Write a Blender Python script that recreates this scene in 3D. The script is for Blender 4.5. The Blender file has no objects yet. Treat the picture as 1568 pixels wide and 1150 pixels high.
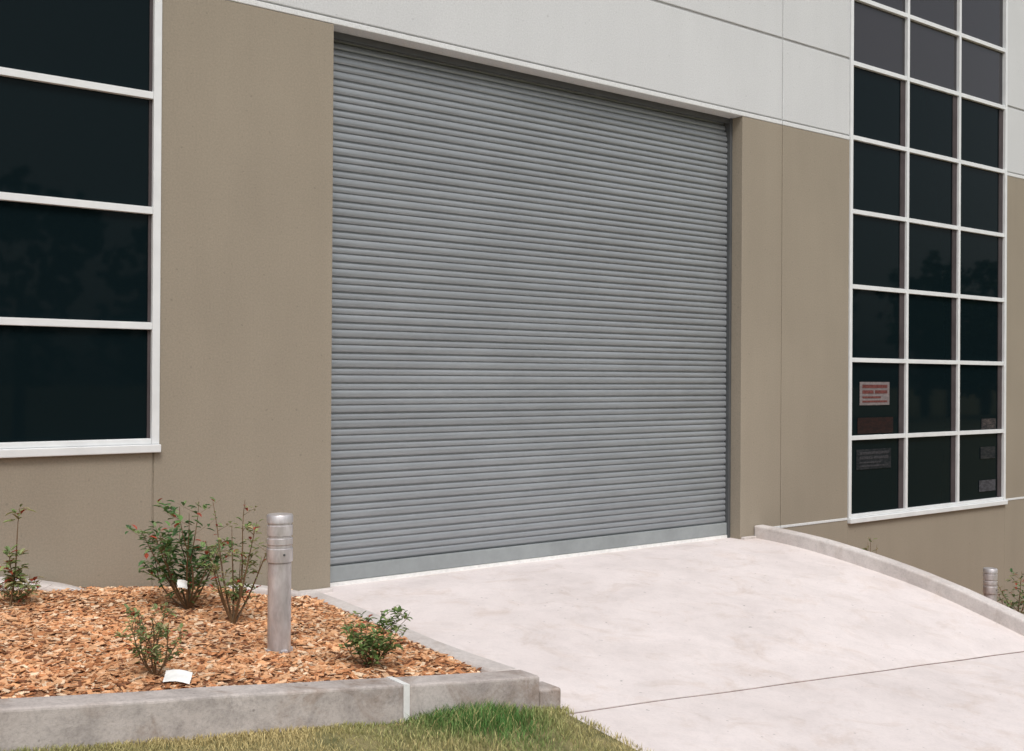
import bpy, math, random
from mathutils import Vector, Matrix, noise
random.seed(7)
S=bpy.context.scene
S.view_settings.view_transform='Standard'; S.view_settings.look='None'; S.view_settings.exposure=0
COL=S.collection

# ---------------------------------------------------------------- helpers
def link(o,parent=None):
    COL.objects.link(o)
    if parent: o.parent=parent
    return o
def empty(name):
    return link(bpy.data.objects.new(name,None))
def mesh(name,v,f,mat,parent=None,smooth=False,cols=None,bevel=0,bseg=2):
    m=bpy.data.meshes.new(name); m.from_pydata(v,[],f); m.update()
    if cols is not None:
        ca=m.color_attributes.new('Col','FLOAT_COLOR','POINT')
        flat=[]
        for c in cols: flat+= [c[0],c[1],c[2],1.0]
        ca.data.foreach_set('color',flat)
    if smooth:
        for p in m.polygons: p.use_smooth=True
    m.materials.append(mat)
    o=bpy.data.objects.new(name,m); link(o,parent)
    if bevel:
        b=o.modifiers.new('bev','BEVEL'); b.width=bevel; b.segments=bseg; b.limit_method='ANGLE'
    return o
def boxes(name,L,mat,parent=None,bevel=0):
    v=[];f=[]
    for (x0,x1,y0,y1,z0,z1) in L:
        n=len(v)
        v+=[(x0,y0,z0),(x1,y0,z0),(x1,y1,z0),(x0,y1,z0),(x0,y0,z1),(x1,y0,z1),(x1,y1,z1),(x0,y1,z1)]
        f+=[tuple(n+i for i in q) for q in ((0,3,2,1),(4,5,6,7),(0,1,5,4),(1,2,6,5),(2,3,7,6),(3,0,4,7))]
    return mesh(name,v,f,mat,parent,bevel=bevel)

class NT:
    def __init__(s,name):
        s.m=bpy.data.materials.new(name); s.m.use_nodes=True
        s.t=s.m.node_tree; s.b=s.t.nodes['Principled BSDF']; s.n=s.t.nodes; s.l=s.t.links
        s.tc=s.n.new('ShaderNodeTexCoord')
    def noise(s,scale,detail=4,rough=.55,stretch=None,dist=0,off=0):
        n=s.n.new('ShaderNodeTexNoise'); n.inputs['Scale'].default_value=scale
        n.inputs['Detail'].default_value=detail; n.inputs['Roughness'].default_value=rough; n.inputs['Distortion'].default_value=dist
        src=s.tc.outputs['Object']
        if stretch or off:
            mp=s.n.new('ShaderNodeMapping'); mp.inputs['Scale'].default_value=stretch or (1,1,1); mp.inputs['Location'].default_value=(off,off,off)
            s.l.new(src,mp.inputs[0]); src=mp.outputs[0]
        s.l.new(src,n.inputs['Vector']); return n.outputs['Fac']
    def ramp(s,fac,stops):
        r=s.n.new('ShaderNodeValToRGB'); e=r.color_ramp.elements
        while len(e)<len(stops): e.new(.5)
        for i,(p,c) in enumerate(stops):
            e[i].position=p; e[i].color=(c[0],c[1],c[2],1) if hasattr(c,'__len__') else (c,c,c,1)
        s.l.new(fac,r.inputs[0]); return r.outputs[0]
    def mix(s,a,b,fac=.5,mode='MULTIPLY'):
        m=s.n.new('ShaderNodeMix'); m.data_type='RGBA'; m.blend_type=mode
        if hasattr(fac,'links'): s.l.new(fac,m.inputs[0])
        else: m.inputs[0].default_value=fac
        for k,x in ((6,a),(7,b)):
            if isinstance(x,tuple): m.inputs[k].default_value=(x[0],x[1],x[2],1)
            else: s.l.new(x,m.inputs[k])
        return m.outputs[2]
    def base(s,c):
        if isinstance(c,tuple): s.b.inputs['Base Color'].default_value=(c[0],c[1],c[2],1)
        else: s.l.new(c,s.b.inputs['Base Color'])
    def set(s,**k):
        for a,b in k.items(): s.b.inputs[a.replace('_',' ')].default_value=b
    def spec(s,x): s.b.inputs['Specular IOR Level'].default_value=x
    def bump(s,h,strength=.3,dist=.01):
        b=s.n.new('ShaderNodeBump'); b.inputs['Strength'].default_value=strength; b.inputs['Distance'].default_value=dist
        s.l.new(h,b.inputs['Height']); s.l.new(b.outputs[0],s.b.inputs['Normal'])

def wallmat(name,c,var=.06,warm=None):
    w=NT(name)
    big=w.ramp(w.noise(.7,4,.6),[(.3,1-var),(.7,1+var*.3)])
    streak=w.ramp(w.noise(1.0,3,.6,stretch=(4,4,.6)),[(.3,1-var*.7),(.6,1.0)])
    fine=w.ramp(w.noise(70,3,.75),[(.3,.86),(.7,1.07)])
    spk=w.ramp(w.noise(28,1,.5,off=5),[(.22,.82),(.3,1.0)])
    w.base(w.mix(w.mix(w.mix(w.mix(c,big,1),streak,1),fine,1),spk,1))
    w.set(Roughness=.9); w.spec(.2)
    w.bump(w.noise(120,2,.7),.4,.004)
    return w.m
M_taupe=wallmat('taupe_render',(.308,.266,.208))
M_grey=wallmat('pale_grey_render',(.60,.61,.615),.04)
M_trim=wallmat('light_trim',(.68,.69,.69),.03)
M_dark=wallmat('joint_taupe',(.20,.175,.14),.03)
M_core=wallmat('core_dark',(.10,.10,.10),.03)
M_dgrey=wallmat('joint_grey',(.40,.40,.40),.03)

def concmat(name,c,c2,dirt=.25,stain=(.7,.6,.5),samt=.4):
    w=NT(name)
    a=w.ramp(w.noise(1.3,6,.62,dist=.4),[(.30,c2),(.66,c)])
    b=w.ramp(w.noise(6,5,.72,dist=.6),[(.3,1-dirt*.6),(.55,1.0)])
    d=w.ramp(w.noise(55,3,.8),[(.25,1-dirt*.6),(.55,1.0)])
    st=w.ramp(w.noise(2.6,5,.7,off=9,dist=.8),[(.52,0.),(.72,samt)])
    o=w.mix(w.mix(a,b,1),d,1)
    sm=w.mix(o,stain,st,'MULTIPLY')
    sp=w.ramp(w.noise(24,1,.5,off=3),[(.20,.6),(.25,1.0)])
    w.base(w.mix(sm,sp,1)); w.set(Roughness=.85); w.spec(.3)
    w.bump(w.noise(70,3,.75),.5,.005)
    return w.m
M_drive=concmat('driveway_concrete',(.755,.685,.668),(.645,.580,.562),.13,(.86,.81,.76),.8)
M_kerb=concmat('kerb_concrete',(.58,.53,.50),(.40,.35,.325),.45,(.58,.48,.40),.9)
M_kerbw=concmat('kerb_concrete_pale',(.68,.635,.61),(.54,.49,.465),.3,(.75,.68,.62),.6)

w=NT('window_frame_white'); w.base(w.mix((.74,.755,.76),w.ramp(w.noise(6,3),[(.3,.90),(.7,1.0)]),1)); w.set(Roughness=.4); M_frame=w.m
w=NT('mullion_reflection'); w.base(w.mix((.075,.062,.064),w.ramp(w.noise(4,3),[(.3,.7),(.7,1.1)]),1)); w.set(Roughness=.6); w.spec(.15); M_refl=w.m  # dim grey colour painted as the reflection of the mullion sides
w=NT('tinted_glass')
w.base((.004,.009,.011)); w.set(Roughness=.03); w.spec(.07)
w.bump(w.noise(1.2,2,.4),.02,.05); M_glass=w.m
w=NT('tinted_glass_spandrel')
w.base((.028,.026,.030)); w.set(Roughness=.08); w.spec(.45); M_glass2=w.m
w=NT('shutter_steel')
c=w.mix((.305,.325,.342),w.ramp(w.noise(1.3,4,.6,stretch=(.6,1,2.5)),[(.3,.88),(.7,1.05)]),1)
c=w.mix(c,w.ramp(w.noise(30,3,.7,stretch=(.12,1,1)),[(.3,.90),(.7,1.04)]),1)
w.base(c); w.set(Roughness=.36,Metallic=.3); M_shut=w.m
w=NT('shutter_rail'); w.base(w.mix((.30,.325,.33),w.ramp(w.noise(3,5,.65),[(.3,.8),(.7,1.05)]),1)); w.set(Roughness=.5,Metallic=.1); M_rail=w.m
w=NT('shutter_guide_dark'); w.base(w.mix((.10,.105,.108),w.ramp(w.noise(3,4,.6),[(.3,.8),(.7,1.05)]),1)); w.set(Roughness=.5,Metallic=.3); M_guide=w.m
w=NT('galvanised_steel')
w.base(w.ramp(w.noise(14,4,.65,stretch=(1,1,.35)),[(.3,(.38,.35,.35)),(.5,(.55,.52,.525)),(.72,(.74,.72,.73))]))
w.set(Metallic=.5); w.l.new(w.ramp(w.noise(25,3),[(.3,.28),(.7,.5)]),w.b.inputs['Roughness']); M_galv=w.m
def attmat(name,rough=.8,sub=0,spec=.3,fine=None):
    w=NT(name); a=w.n.new('ShaderNodeAttribute'); a.attribute_name='Col'
    c=a.outputs['Color']
    if fine: c=w.mix(c,w.ramp(w.noise(fine,2,.7),[(.3,.75),(.7,1.1)]),1)
    w.base(c); w.set(Roughness=rough); w.spec(spec)
    if sub:
        tr=w.n.new('ShaderNodeBsdfTranslucent'); w.l.new(c,tr.inputs[0])
        mx=w.n.new('ShaderNodeMixShader'); mx.inputs[0].default_value=sub
        out=w.n['Material Output']
        w.l.new(w.b.outputs[0],mx.inputs[1]); w.l.new(tr.outputs[0],mx.inputs[2]); w.l.new(mx.outputs[0],out.inputs[0])
    return w.m
M_leaf=attmat('leaf',.5,.3,.4)
M_tree=attmat('tree_leaf',.8,0,.1)
M_chip=attmat('bark_chip',.9,0,.15,60)
M_blade=attmat('grass_blade',.6,0,.2)
w=NT('mulch_soil'); w.base(w.ramp(w.noise(45,4,.7),[(.3,(.16,.07,.035)),(.55,(.40,.20,.10)),(.75,(.55,.32,.18))])); w.set(Roughness=.95); w.bump(w.noise(50,3,.7),.8,.02); M_soil=w.m
w=NT('grass_ground'); w.base(w.ramp(w.noise(6,5,.7),[(.3,(.09,.095,.03)),(.5,(.21,.19,.08)),(.7,(.33,.27,.13))])); w.set(Roughness=.95); w.bump(w.noise(60,3,.7),.8,.02); M_grass=w.m
w=NT('white_label'); w.base(w.mix((.80,.80,.78),w.ramp(w.noise(30,3),[(.3,.85),(.7,1)]),1)); w.set(Roughness=.6); M_label=w.m

# ---------------------------------------------------------------- levels
def clamp(a,lo,hi): return max(lo,min(hi,a))
def drive_z(x,t):
    g=.23+.77*(x-3.7)/5.4
    tt=clamp(t,0,3.2)
    z=-.045-g*(.02*tt+.047*tt*tt)
    if t>3.2: z-=.08*(min(t,9)-3.2)
    return z
def mulch_z(x): return .345-.112*(clamp(x,-5,6)-.92)
def kerb_z(x): return .38-.114*(clamp(x,-5,6)-.92)
def grass_z(x,t):
    z=.205-.118*(clamp(x,-6,14)-.92)
    return z-.08*(clamp(t,3.2,9)-3.2)

# ---------------------------------------------------------------- building
B=empty('warehouse_building')
T=.34
DL,DR=4.034,8.92
W2L,W2R=10.80,14.33
ZB=4.5
boxes('lower_wall_panels',[
 (-14,2.601,0,T,-3,1.12),(2.611,DL,0,T,-3,ZB),
 (DR,9.577,0,T,-3,ZB),(9.587,W2L,0,T,-3,ZB),
 (W2L,W2R,0,T,-3,-.02),(W2R,22,0,T,-3,ZB),(22.012,34,0,T,-3,ZB),(-14,-3.25,0,T,1.132,ZB)],M_taupe,B,bevel=.006)
boxes('upper_wall_panels',[
 (2.665,9.575,0,T,4.56,5.448),(2.665,9.575,0,T,5.472,9),
 (9.587,W2L,0,T,4.56,5.448),(9.587,W2L,0,T,5.472,9),
 (W2R,22,0,T,4.56,5.448),(W2R,22,0,T,5.472,9),(22.012,34,0,T,4.56,9),
 (-14,-3.25,0,T,4.56,9),(-3.25,2.655,0,T,8.0,9),(W2L+.004,W2R-.004,0,T,8.06,9)],M_grey,B,bevel=.008)
boxes('band_trim',[(2.62,9.575,-.004,T-.02,ZB+.002,4.548),(9.587,W2L,-.004,T-.02,ZB+.002,4.548),(W2R,34,-.004,T-.02,ZB+.002,4.548),(-14,-3.25,-.004,T-.02,ZB+.002,4.548)],M_trim,B,bevel=.006)
boxes('joint_backing',[(2.59,2.62,.010,T-.03,-3,1.11),(2.59,2.62,.02,T-.03,1.2,ZB)],M_taupe,B)
boxes('joint_backing_right',[(9.57,9.592,.010,T-.03,-3,ZB)],M_taupe,B)
boxes('joint_backing_upper',[(2.68,W2L-.01,.012,T-.03,4.53,8.9),(W2R+.01,33,.012,T-.03,4.53,8.9)],M_dgrey,B)
boxes('base_flashing',[(9.29,9.575,-.006,.02,.022,.05),(9.587,W2L-.01,-.006,.02,.022,.05),(W2R+.01,22,-.006,.02,.022,.05)],M_trim,B,bevel=.003)
boxes('building_core',[(-13.9,33.9,T+.06,24,-3,8.8)],M_core,B)
boxes('parapet_cap',[(-14.05,34.05,-.04,T+.1,9.0,9.06)],M_trim,B)

# windows
def window(name,xs,zs,z0,z1,x0,x1,fw,mw,spand=None,gw=.05):
    e=empty(name); e.parent=B
    L=[]
    yf=-.016; yb=.05
    L.append((x0,x0+fw,yf,yb,z0+.06,z1)); L.append((x1-fw,x1,yf,yb,z0+.06,z1))
    L.append((x0+fw,x1-fw,yf,yb,z1-fw,z1))
    for x in xs: L.append((x-mw/2,x+mw/2,yf+.006,yb,z0+.10,z1-fw))
    xx=[x0+fw]+[q for x in xs for q in (x-mw/2,x+mw/2)]+[x1-fw]
    for z in zs:
        for i in range(0,len(xx),2):
            L.append((xx[i],xx[i+1],yf+.009,yb,z-.026,z+.026))
    boxes('frame',L,M_frame,e,bevel=.003)
    boxes('sill',[(x0-.004,x1+.004,yf-.03,yb,z0,z0+.058),(x0+fw,x1-fw,yf+.004,yb,z0+.0585,z0+.10)],M_frame,e,bevel=.006)
    zz=[z0+.05]+list(zs)+[z1-.02]
    L1=[];L2=[];LG=[]
    for i in range(len(zz)-1):
        sp=(spand is not None and zz[i]>spand)
        for j in range(0,len(xx),2):
            d=random.uniform(-.002,.002)
            (L2 if sp else L1).append((xx[j]-.01,xx[j+1]+.01,.032+d,.045,zz[i],zz[i+1]))
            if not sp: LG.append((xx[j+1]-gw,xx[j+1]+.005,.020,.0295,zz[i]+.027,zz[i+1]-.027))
    boxes('glass',L1,M_glass,e)
    boxes('mullion_reflections',LG,M_refl,e)  # strips along the right pane edges, standing in for mirrored mullion sides
    if L2: boxes('spandrel_glass',L2,M_glass2,e)
    return e
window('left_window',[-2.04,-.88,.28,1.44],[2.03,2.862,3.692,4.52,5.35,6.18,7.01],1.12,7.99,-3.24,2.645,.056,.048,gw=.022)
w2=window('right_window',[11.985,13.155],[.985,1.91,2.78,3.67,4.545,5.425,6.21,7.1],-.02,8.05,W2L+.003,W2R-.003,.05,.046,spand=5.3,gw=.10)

# shutter
sh=empty('roller_shutter_door'); sh.parent=B
yd=.19
N=36; zb=.118; zt=4.62; p=(zt-zb)/N
prof=[]
def back(z): return .28*clamp((z-4.22)/.35,0,1)**2
for i in range(N):
    z=zb+i*p
    # interlock groove, broad flat band, shallow crimp, narrow band
    prof+=[(z,.016),(z+.06*p,.016),(z+.075*p,.003)]
    for k in range(7):
        a=k/6
        prof.append((z+(.09+.42*a)*p, -.0075*math.sin(math.pi*a)**.45))
    prof+=[(z+.525*p,.004),(z+.545*p,.011),(z+.585*p,.011),(z+.60*p,.002)]
    for k in range(6):
        a=k/5
        prof.append((z+(.61+.32*a)*p, -.0065*math.sin(math.pi*a)**.45))
    prof+=[(z+.945*p,.004),(z+.96*p,.016)]
v=[];f=[]
for (z,dy) in prof:
    v+=[(DL-.05,yd+dy+back(z)*.4,z),(DR+.05,yd+dy+back(z)*.4,z)]
for i in range(len(prof)-1):
    f.append((2*i,2*i+1,2*i+3,2*i+2))
mesh('slats',v,f,M_shut,sh)
boxes('bottom_rail',[(DL+.02,DR-.02,yd-.026,yd+.02,-.012,.116)],M_rail,sh,bevel=.006)
boxes('bottom_seal',[(DL+.02,DR-.02,yd-.034,yd+.015,-.06,-.014)],M_label,sh)
boxes('side_guides',[(DR-.035,DR+.001,yd-.05,yd+.05,-.06,4.5),(DL-.001,DL+.02,yd-.03,yd+.05,-.06,4.5)],M_guide,sh,bevel=.004)
boxes('head_shadow_strip',[(DL+.002,DR-.002,yd-.03,yd-.012,4.445,4.5)],M_guide,sh)  # dark strip added as the shade under the lintel

# window notice, plus reflected signage painted as dim panels on the glass
def notice_refl(x0,x1,z0,z1,c1,c2,name='notice_reflection',bars=None):
    w=NT('notice_reflection_print'); 
    w.base(w.ramp(w.noise(14,5,.8,stretch=(1,1,3)),[(.42,c1),(.55,c2)])); w.set(Roughness=.6); w.spec(.1)
    e=empty(name)
    boxes('panel',[(x0,x1,.024,.0285,z0,z1)],w.m,e)
    if bars:
        w=NT('notice_reflection_ink'); w.base(w.mix(bars,w.ramp(w.noise(40,3),[(.4,.6),(.6,1.0)]),1)); w.set(Roughness=.6); w.spec(.1)
        L=[]; H=z1-z0; W=x1-x0
        for (a,b,c_,d) in ((.08,.92,.74,.88),(.08,.45,.5,.64),(.5,.92,.5,.64),(.08,.7,.30,.38),(.08,.92,.12,.2)):
            L.append((x0+W*a,x0+W*b,.021,.0238,z0+H*c_,z0+H*d))
        boxes('print',L,w.m,e)
    return e
notice_refl(11.06,11.66,1.37,1.65,(.22,.19,.19),(.16,.14,.14),bars=(.16,.055,.05))
notice_refl(11.02,11.74,1.03,1.22,(.030,.015,.013),(.015,.010,.010))  # brown stripe, a reflection of signage put into the colour
notice_refl(11.0,11.70,.60,.84,(.028,.03,.033),(.010,.013,.015),bars=(.05,.05,.055))
notice_refl(13.72,14.13,.18,.33,(.08,.08,.09),(.04,.04,.045))
notice_refl(13.75,14.12,.62,.78,(.04,.04,.04),(.012,.015,.018))
notice_refl(13.77,14.13,1.02,1.16,(.09,.075,.07),(.02,.02,.022))

# ---------------------------------------------------------------- ground
xs=[-400,-150,-60,-30,-14,-6,-4,-2,0,1,2,3,3.735,3.76,5,7,9,9.3,9.8,10.2,12,14,20,40,90,200,400]
ts=[-300,-20,0,1.5,3.20,3.24,3.6,4,4.6,5.5,7,9,14,30,60,150,400]
v=[];f=[]
for t in ts:
    for x in xs:
        z=grass_z(x,t)
        if t<3.22: z-=.3
        elif 3.75<x<9.9: z=min(z,drive_z(x,t))-.25
        if t<3.22 and x>9: z-=.5
        v.append((x,-t,z))
n=len(xs)
for j in range(len(ts)-1):
    for i in range(n-1):
        f.append((j*n+i,(j+1)*n+i,(j+1)*n+i+1,j*n+i+1))
mesh('ground',v,f,M_grass)

def slab(name,x0,x1,t0,t1,nx,nt,mat,thick=.2,parent=None,wv=0):
    v=[];f=[]
    for j in range(nt+1):
        for i in range(nx+1):
            x=x0+(x1-x0)*i/nx
            t=t0+(t1-t0)*j/nt
            v.append((x,-t,drive_z(x,t)+(.006*noise.noise(Vector((x*1.2,t*1.2,0))) if t>.1 else 0)))
    n=nx+1
    for j in range(nt):
        for i in range(nx): f.append((j*n+i,(j+1)*n+i,(j+1)*n+i+1,j*n+i+1))
    def skirt(idx):
        s=len(v)
        for k in idx: v.append((v[k][0],v[k][1],v[k][2]-thick))
        for a in range(len(idx)-1): f.append((idx[a],idx[a+1],s+a+1,s+a))
    skirt([i for i in range(n)]); skirt([nt*n+i for i in range(n)])
    skirt([j*n for j in range(nt+1)]); skirt([j*n+nx for j in range(nt+1)])
    return mesh(name,v,f,mat,parent)
DW=empty('driveway')
slab('ramp_slab',3.58,9.2,-.33,3.190,60,60,M_drive,parent=DW)
slab('apron_slab',3.75,9.8,3.210,9.5,60,40,M_drive,parent=DW)
M_jt=NT('joint_filler'); M_jt.base(M_jt.mix((.22,.15,.13),M_jt.ramp(M_jt.noise(8,4),[(.3,.5),(.7,1.3)]),1)); M_jt.set(Roughness=.9)
o=slab('joint_filler',3.75,9.2,3.180,3.222,60,1,M_jt.m,parent=DW); o.location.z=-.005

def sweep(name,pts,width,depth,mat,parent=None,bevel=.015):
    v=[];f=[]
    for i,(x,y,z) in enumerate(pts):
        a=Vector(pts[max(0,i-1)][:2]); b=Vector(pts[min(len(pts)-1,i+1)][:2])
        d=(b-a).normalized(); nrm=Vector((-d.y,d.x))*width/2
        l=Vector((x,y))+nrm; r=Vector((x,y))-nrm
        v+=[(l.x,l.y,z),(r.x,r.y,z),(r.x,r.y,z-depth),(l.x,l.y,z-depth)]
    for i in range(len(pts)-1):
        q=i*4; w_=q+4
        for k in range(4):
            f.append((q+k,q+(k+1)%4,w_+(k+1)%4,w_+k))
    f.append((0,3,2,1)); e=len(v)-4; f.append((e,e+1,e+2,e+3))
    return mesh(name,v,f,mat,parent,bevel=bevel,bseg=3)
def wob(x,a=.004): return a*noise.noise(Vector((x*3,.3,0)))
K=empty('planter_kerb')
def fk(a,b,st=.12):
    n=max(2,int((b-a)/st)); return [(a+(b-a)*i/n,-3.165+wob(a+(b-a)*i/n),kerb_z(a+(b-a)*i/n)+wob(a+(b-a)*i/n+50)) for i in range(n+1)]
sweep('front_kerb',fk(-8,2.752),.17,.55,M_kerb,K)
sweep('front_kerb_end',fk(2.778,3.6),.17,.55,M_kerb,K)
sweep('kerb_joint',[(2.748,-3.165,kerb_z(2.748)-.001),(2.782,-3.165,kerb_z(2.782)-.001)],.172,.5,M_label,K,bevel=0)
sweep('kerb_step',[(3.602,-3.165,.0),(3.75,-3.165,-.012)],.168,.4,M_kerb,K)
side=[(3.80,0.0,-.005),(3.775,-.5,.005),(3.72,-1.1,.02),(3.65,-1.6,.035),(3.58,-2.1,.05),(3.535,-2.6,.068),(3.52,-3.075,.082)]
def smoothpath(P,n=5):
    out=[]
    for i in range(len(P)-1):
        p0=P[max(0,i-1)];p1=P[i];p2=P[i+1];p3=P[min(len(P)-1,i+2)]
        for k in range(n):
            t=k/n
            out.append(tuple(.5*((2*p1[c])+(-p0[c]+p2[c])*t+(2*p0[c]-5*p1[c]+4*p2[c]-p3[c])*t*t+(-p0[c]+3*p1[c]-3*p2[c]+p3[c])*t**3) for c in range(3)))
    out.append(P[-1]); return out
sweep('side_kerb',smoothpath(side),.15,.5,M_kerbw,K,bevel=.03)
RK=[(9.205+wob(t,.006),-t,drive_z(9.13,t)+.135+wob(t+9)) for t in [i*.2 for i in range(0,18)]]
sweep('kerb',RK,.15,.7,M_kerbw,bevel=.02)
boxes('footing',[(3.60,DL+.0,-.05,.0-.001,-.3,-.012),(8.925,9.125,-.05,-.001,-.3,-.02)],M_kerbw,B,bevel=.01)
sweep('wall_footing',smoothpath([(.6,-.10,.31),(1.2,-.11,.365),(1.6,-.12,.335),(1.85,-.14,.285),(2.05,-.16,.23),(2.3,-.12,.14)]),.2,.3,M_kerbw,B,bevel=.03)
sweep('wall_footing_right',smoothpath([(3.0,-.16,.06),(3.2,-.15,.115),(3.45,-.14,.075),(3.74,-.12,.0)]),.2,.3,M_kerbw,B,bevel=.03)

# mulch bed
def mz(x,y):
    n_=noise.noise(Vector((x*1.3,y*1.3,0)))*.035+noise.noise(Vector((x*5,y*5,3)))*.012
    edge=min(1,max(0,(y+3.08)/.25)); wall=clamp(-y/.4,0,1)
    return mulch_z(x)+n_*edge*wall -.045+.045*edge-.02*(1-wall)
def right_edge(y):
    for i in range(len(side)-1):
        if side[i][1]>=y>=side[i+1][1]:
            k=(side[i][1]-y)/(side[i][1]-side[i+1][1]); return side[i][0]+(side[i+1][0]-side[i][0])*k-.07
    return side[-1][0]-.07
def mzz(x,y):
    z=mz(x,y)
    re=right_edge(y); k=clamp(1-(re-x)/.6,0,1)
    kz=0.
    for i in range(len(side)-1):
        if side[i][1]>=y>=side[i+1][1]:
            q=(side[i][1]-y)/(side[i][1]-side[i+1][1]); kz=side[i][2]+(side[i+1][2]-side[i][2])*q
    return z*(1-k)+ (min(z,kz-.012))*k
MB=empty('mulch_bed')
v=[];f=[]; nx,ny=120,70
for j in range(ny+1):
    y=-3.09+3.085*j/ny
    re=right_edge(y)+.02
    for i in range(nx+1):
        x=-6+(re+6)*(i/nx)**.55
        v.append((x,y,mzz(x,y)))
for j in range(ny):
    for i in range(nx): a=j*(nx+1)+i; f.append((a,a+1,a+nx+2,a+nx+1))
mesh('soil',v,f,M_soil,MB,smooth=True)
v=[];f=[];c=[]
pal=[(.68,.35,.175),(.74,.42,.23),(.58,.26,.12),(.78,.50,.31),(.46,.20,.09),(.22,.095,.05),(.82,.61,.42),(.66,.37,.20),(.72,.38,.19)]
for i in range(26000):
    y=-3.07+3.05*random.random(); re=right_edge(y)
    x=re-.0-(re+.3)*random.random()**.9
    L=random.uniform(.012,.032)*(1.3 if random.random()<.1 else 1); W=L*random.uniform(.25,.55); H=random.uniform(.002,.005)
    yaw=random.uniform(0,6.28); pit=random.gauss(0,.2); rol=random.gauss(0,.26)
    R=Matrix.Rotation(yaw,3,'Z')@Matrix.Rotation(pit,3,'Y')@Matrix.Rotation(rol,3,'X')
    P=Vector((x,y,mzz(x,y)+random.uniform(0,.013)))
    if re-x<.03: P.z-=.005
    s=len(v)
    tp=random.uniform(.3,1)
    for q in ((-L,-W*tp,0),(L,-W,0),(L*.8,W*tp,0),(-L*.9,W,0),(-L,-W*tp,H),(L,-W,H),(L*.8,W*tp,H),(-L*.9,W,H)):
        v.append(tuple(P+R@Vector(q)))
    f+=[(s+4,s+5,s+6,s+7),(s,s+1,s+5,s+4),(s+1,s+2,s+6,s+5),(s+2,s+3,s+7,s+6),(s+3,s,s+4,s+7)]
    cc=random.choice(pal); b=random.uniform(.8,1.15)*(1+.25*noise.noise(Vector((x*2,y*2,7))))
    c+=[(cc[0]*b,cc[1]*b,cc[2]*b)]*8
mesh('bark_chips',v,f,M_chip,MB,cols=c)

# right-hand bed (falls away with the street)
def rz(x,y): return -.75-.2*(x-9.3)+noise.noise(Vector((x,y,9)))*.05
v=[];f=[]; nx,ny=50,16
for j in range(ny+1):
    y=-3.4+3.395*j/ny
    for i in range(nx+1):
        x=9.27+12*i/nx; v.append((x,y,max(rz(x,y),-2.3)))
for j in range(ny):
    for i in range(nx): a=j*(nx+1)+i; f.append((a,a+1,a+nx+2,a+nx+1))
mesh('garden_bed',v,f,M_soil,smooth=True)

# grass blades
v=[];f=[];c=[]
def blade(x,y,z,h,wd,col):
    yaw=random.uniform(0,6.28); lean=random.uniform(.1,.9)*h
    d=Vector((math.cos(yaw),math.sin(yaw),0)); s_=Vector((-d.y,d.x,0))*wd
    ly=random.uniform(0,6.28); ld=Vector((math.cos(ly),math.sin(ly),0))*lean
    P=Vector((x,y,z)); s=len(v)
    m_=P+ld*.35+Vector((0,0,h*.6)); t_=P+ld+Vector((0,0,h))
    for q in (P-s_,P+s_,m_+s_*.7,m_-s_*.7,t_): v.append(tuple(q))
    f.extend([(s,s+1,s+2,s+3),(s+3,s+2,s+4)])
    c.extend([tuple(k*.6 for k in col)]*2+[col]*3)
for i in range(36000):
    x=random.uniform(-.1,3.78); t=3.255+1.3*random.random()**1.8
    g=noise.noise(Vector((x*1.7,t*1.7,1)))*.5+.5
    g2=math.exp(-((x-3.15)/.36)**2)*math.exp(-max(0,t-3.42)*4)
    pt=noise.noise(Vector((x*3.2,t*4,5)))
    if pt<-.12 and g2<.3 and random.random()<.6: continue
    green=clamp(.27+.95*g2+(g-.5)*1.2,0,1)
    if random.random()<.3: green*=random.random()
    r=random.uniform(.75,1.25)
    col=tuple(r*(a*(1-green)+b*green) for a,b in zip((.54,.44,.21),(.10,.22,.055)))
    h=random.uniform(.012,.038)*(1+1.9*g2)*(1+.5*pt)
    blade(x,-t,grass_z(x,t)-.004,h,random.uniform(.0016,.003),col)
mesh('lawn_grass',v,f,M_blade,cols=c)

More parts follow.
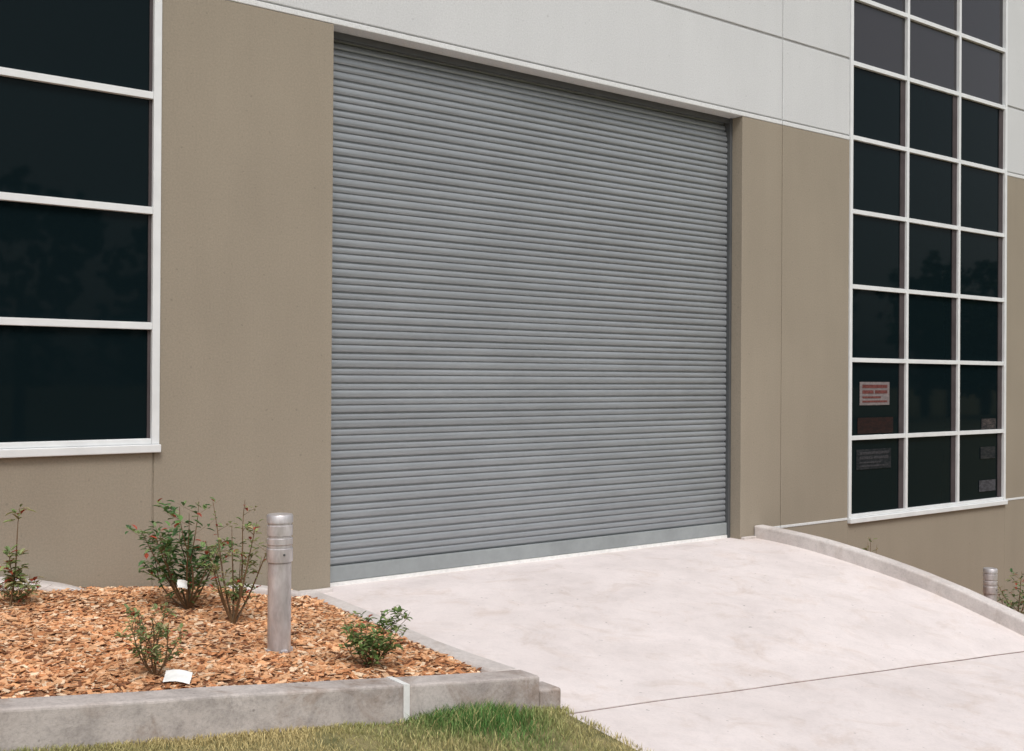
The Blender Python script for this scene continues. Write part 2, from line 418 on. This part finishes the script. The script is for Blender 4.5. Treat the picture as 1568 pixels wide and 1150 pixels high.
# ---------------------------------------------------------------- plants
def plant(name,base,h,spread,stems,leaves,ll,cols_,red=.05,lean=(0,0),lowbias=.15,stemcol=(.20,.12,.06),topw=1.3):
    v=[];f=[];c=[]
    def tube(path,r0,r1,col):
        s=len(v); k=5
        for i,P in enumerate(path):
            r=r0+(r1-r0)*i/(len(path)-1)
            for a in range(k):
                an=6.283*a/k; v.append((P.x+r*math.cos(an),P.y+r*math.sin(an),P.z)); c.append(col)
        for i in range(len(path)-1):
            for a in range(k):
                f.append((s+i*k+a,s+i*k+(a+1)%k,s+(i+1)*k+(a+1)%k,s+(i+1)*k+a))
    B0=Vector(base)
    paths=[]
    for i in range(stems):
        az=6.283*i/stems+random.uniform(-.5,.5); sp=spread*random.uniform(.5,1.0); hh=h*random.uniform(.5,1.0)
        if i==0: sp*=.25; hh=h
        path=[];n=8
        wb=Vector((random.gauss(0,.02),random.gauss(0,.02),0))
        for k in range(n+1):
            t=k/n
            path.append(B0+Vector((math.cos(az)*sp*t**topw+lean[0]*t,math.sin(az)*sp*t**topw+lean[1]*t,hh*t))+wb*math.sin(t*5))
        tube(path,.006*(h/.6)+.001,.0015,stemcol); paths.append(path)
        for b in range(5):
            q=random.randint(2,n-1); st=path[q]; az2=random.uniform(0,6.28); l=spread*random.uniform(.25,.55)
            pp=[st+Vector((math.cos(az2)*l*k/4,math.sin(az2)*l*k/4,l*.6*k/4)) for k in range(5)]
            tube(pp,.003,.001,stemcol); paths.append(pp)
    for i in range(leaves):
        path=random.choice(paths); t=lowbias+(1-lowbias)*random.random()**.8
        q=t*(len(path)-1); a=int(min(q,len(path)-2)); P=path[a].lerp(path[a+1],q-a)
        yaw=random.uniform(0,6.28); up=random.uniform(-.3,.9)
        L=ll*random.uniform(.6,1.25); W=L*random.uniform(.17,.27)
        d=Vector((math.cos(yaw)*math.cos(up),math.sin(yaw)*math.cos(up),math.sin(up)))
        sd=d.cross(Vector((0,0,1))).normalized(); nn=sd.cross(d)
        P=P+d*random.uniform(0,L*.5)
        s=len(v)
        for w_ in (P,P+d*L*.3+sd*W+nn*W*.5,P+d*L*.7+sd*W*.8+nn*W*.4-Vector((0,0,L*.05)),P+d*L-Vector((0,0,L*.15)),P+d*L*.7-sd*W*.8+nn*W*.4-Vector((0,0,L*.05)),P+d*L*.3-sd*W+nn*W*.5,P+d*L*.5-Vector((0,0,L*.02))):
            v.append(tuple(w_))
        f.extend([(s,s+1,s+6),(s+1,s+2,s+6),(s+2,s+3,s+6),(s+3,s+4,s+6),(s+4,s+5,s+6),(s+5,s,s+6)])
        cc=random.choice(cols_); r=random.uniform(.7,1.3)
        if random.random()<red*(2 if t>.75 else .5): cc=(.34,.07,.04)
        c.extend([tuple(k*r for k in cc)]*7)
    return mesh(name,v,f,M_leaf,cols=c,smooth=False)
G1=[(.08,.17,.06),(.12,.23,.07),(.06,.13,.045),(.20,.29,.11)]
G2=[(.22,.29,.11),(.30,.34,.14),(.16,.23,.08),(.34,.30,.16)]
plant('shrub',(2.52,-.95,mzz(2.5,-.95)),.70,.34,13,900,.056,G1,.035,lean=(.0,0),lowbias=.10,topw=.8)
plant('shrub',(2.60,-1.50,mzz(2.60,-1.50)),.76,.24,8,400,.045,G2,.10,lean=(.03,0),lowbias=.3,topw=1.0)
plant('shrub',(1.69,-2.78,mzz(1.69,-2.78)),.36,.17,9,430,.034,G2,.06,topw=.9)
plant('shrub',(2.86,-2.72,mzz(2.86,-2.72)),.29,.20,13,560,.042,[(.13,.22,.06),(.24,.32,.11),(.09,.15,.045)],.02,lean=(.02,0),topw=.8)
plant('sapling',(1.47,-.85,mzz(1.47,-.85)),.60,.06,2,150,.055,G2,.06,lean=(.05,-.0),lowbias=.85)
plant('shrub',(1.55,-.75,mzz(1.55,-.75)),.13,.24,10,150,.045,G2,.1)
plant('shrub',(10.2,-.72,-.93),.88,.10,5,170,.05,G2,.1,lowbias=.4)
plant('shrub',(11.75,-1.55,-1.24),.78,.32,9,500,.055,G1+G2,.1)

# nursery tags
def tag(loc,rot,sx,sy):
    v=[];f=[]
    n=4
    for j in range(n+1):
        for i in range(n+1):
            x=(i/n-.5)*sx; y=(j/n-.5)*sy; v.append((x,y,.012*math.sin(i/n*3.1)+.004*math.sin(j*2)))
    for j in range(n):
        for i in range(n): a=j*(n+1)+i; f.append((a,a+1,a+n+2,a+n+1))
    o=mesh('plant_tag',v,f,M_label,smooth=True); o.location=loc; o.rotation_euler=rot
tag((1.76,-2.88,mzz(1.76,-2.88)+.03),(.45,.12,-.5),.12,.075)
tag((2.36,-1.28,mzz(2.42,-1.08)+.22),(1.1,.3,.2),.07,.05)

# bollards
def bollard(loc,h=.75):
    e=empty('bollard_light'); e.location=loc
    def lathe(name,prof,mat,seg=40):
        v=[];f=[]
        for (r,z) in prof:
            for a in range(seg): an=6.2832*a/seg; v.append((r*math.cos(an),r*math.sin(an),z))
        for i in range(len(prof)-1):
            for a in range(seg): f.append((i*seg+a,i*seg+(a+1)%seg,(i+1)*seg+(a+1)%seg,(i+1)*seg+a))
        o=mesh(name,v,f,mat,e,smooth=True); 
        m=o.modifiers.new('es','EDGE_SPLIT'); m.split_angle=math.radians(35)
        return o
    lathe('post',[(.063,-.08),(.063,h-.265),(.060,h-.262),(.060,h-.255)],M_galv)
    lathe('collar',[(.060,h-.258),(.070,h-.256),(.071,h-.25),(.071,h-.185),(.068,h-.182)],M_galv)
    lathe('louvre',[(.066,h-.185),(.066,h-.165),(.070,h-.16),(.070,h-.13),(.063,h-.127),(.063,h-.115)],M_galv)
    lathe('lamp_head',[(.063,h-.115),(.069,h-.112),(.070,h-.06),(.064,h-.057),(.064,h-.045),(.071,h-.043),(.071,h-.006),(.067,h),(.0,h)],M_galv)
    boxes('fixing_screws',[(-.012,.000,-.074,-.06,h-.22,h-.208)],M_guide,e,bevel=.002)
    boxes('base_cleats',[(-.075,-.05,-.02,.02,-.05,.03),(.05,.075,-.02,.02,-.05,.03),(-.02,.02,-.075,-.05,-.05,.03)],M_galv,e,bevel=.004)
    return e
b1=bollard((2.53,-2.30,mzz(2.53,-2.30)-.005),.76)
b2=bollard((10.73,-1.8,-1.04),.76)

# ---------------------------------------------------------------- trees across the street (reflected in the glass)
v=[];f=[];c=[]
random.seed(3)
for i in range(44):
    cx=-70+i*5+random.uniform(-2,2); cy=-52+random.uniform(-5,5); H=random.uniform(9,15)
    s=len(v); 
    for (zz_,r) in ((-3,.35),(H*.6,.2)):
        for a in range(6): v.append((cx+r*math.cos(a*1.047),cy+r*math.sin(a*1.047),zz_)); c.append((.06,.045,.03))
    for a in range(6): f.append((s+a,s+(a+1)%6,s+6+(a+1)%6,s+6+a))
    for k in range(9):
        bx=cx+random.gauss(0,2.0); by=cy+random.gauss(0,1.5); bz=H*random.uniform(.1,.9); br=random.uniform(1.4,2.6)
        for q in range(45):
            d=Vector((random.gauss(0,1),random.gauss(0,1),random.gauss(0,1))).normalized()*br*random.uniform(.6,1)
            P=Vector((bx,by,bz))+d; u_=Vector((random.gauss(0,1),random.gauss(0,1),random.gauss(0,1))).normalized(); w_=u_.orthogonal().normalized()
            z_=.38; s=len(v)
            for e_ in (P-u_*z_-w_*z_*.6,P+u_*z_-w_*z_*.6,P+u_*z_+w_*z_*.6,P-u_*z_+w_*z_*.6): v.append(tuple(e_)); 
            r=random.uniform(.6,1.2); c+= [(.045*r,.07*r,.025*r)]*4
            f.append((s,s+1,s+2,s+3))
mesh('tree_row',v,f,M_tree,cols=c)

# ---------------------------------------------------------------- light
el=math.radians(54); az=math.atan2(-.40,-.9)
sd=Vector((math.sin(az)*math.cos(el),math.cos(az)*math.cos(el),math.sin(el)))
W=bpy.data.worlds.new('World'); S.world=W; W.use_nodes=True
nt=W.node_tree; bg=nt.nodes['Background']
sky=nt.nodes.new('ShaderNodeTexSky'); sky.sky_type='NISHITA'; sky.sun_disc=False
sky.sun_elevation=el; sky.sun_rotation=az; sky.dust_density=4; sky.air_density=1.2
hs=nt.nodes.new('ShaderNodeHueSaturation'); hs.inputs['Saturation'].default_value=.35
nt.links.new(sky.outputs[0],hs.inputs['Color']); nt.links.new(hs.outputs[0],bg.inputs[0]); bg.inputs[1].default_value=.148
sl=bpy.data.lights.new('sun','SUN'); sl.energy=1.5; sl.angle=math.radians(20); sl.color=(1,.975,.95)
so=link(bpy.data.objects.new('sun',sl)); so.rotation_euler=sd.to_track_quat('Z','Y').to_euler(); so.location=(0,-10,20)

cd=bpy.data.cameras.new('camera'); cd.sensor_width=36; cd.lens=37.88; cd.clip_end=2000; cd.clip_start=.05
co=link(bpy.data.objects.new('camera',cd))
M=Matrix.Rotation(math.radians(-36.93),4,'Z')@Matrix.Rotation(math.radians(90.14),4,'X')@Matrix.Rotation(.006,4,'Z')
M.translation=(0,-7.77,1.67)
co.matrix_world=M
S.camera=co
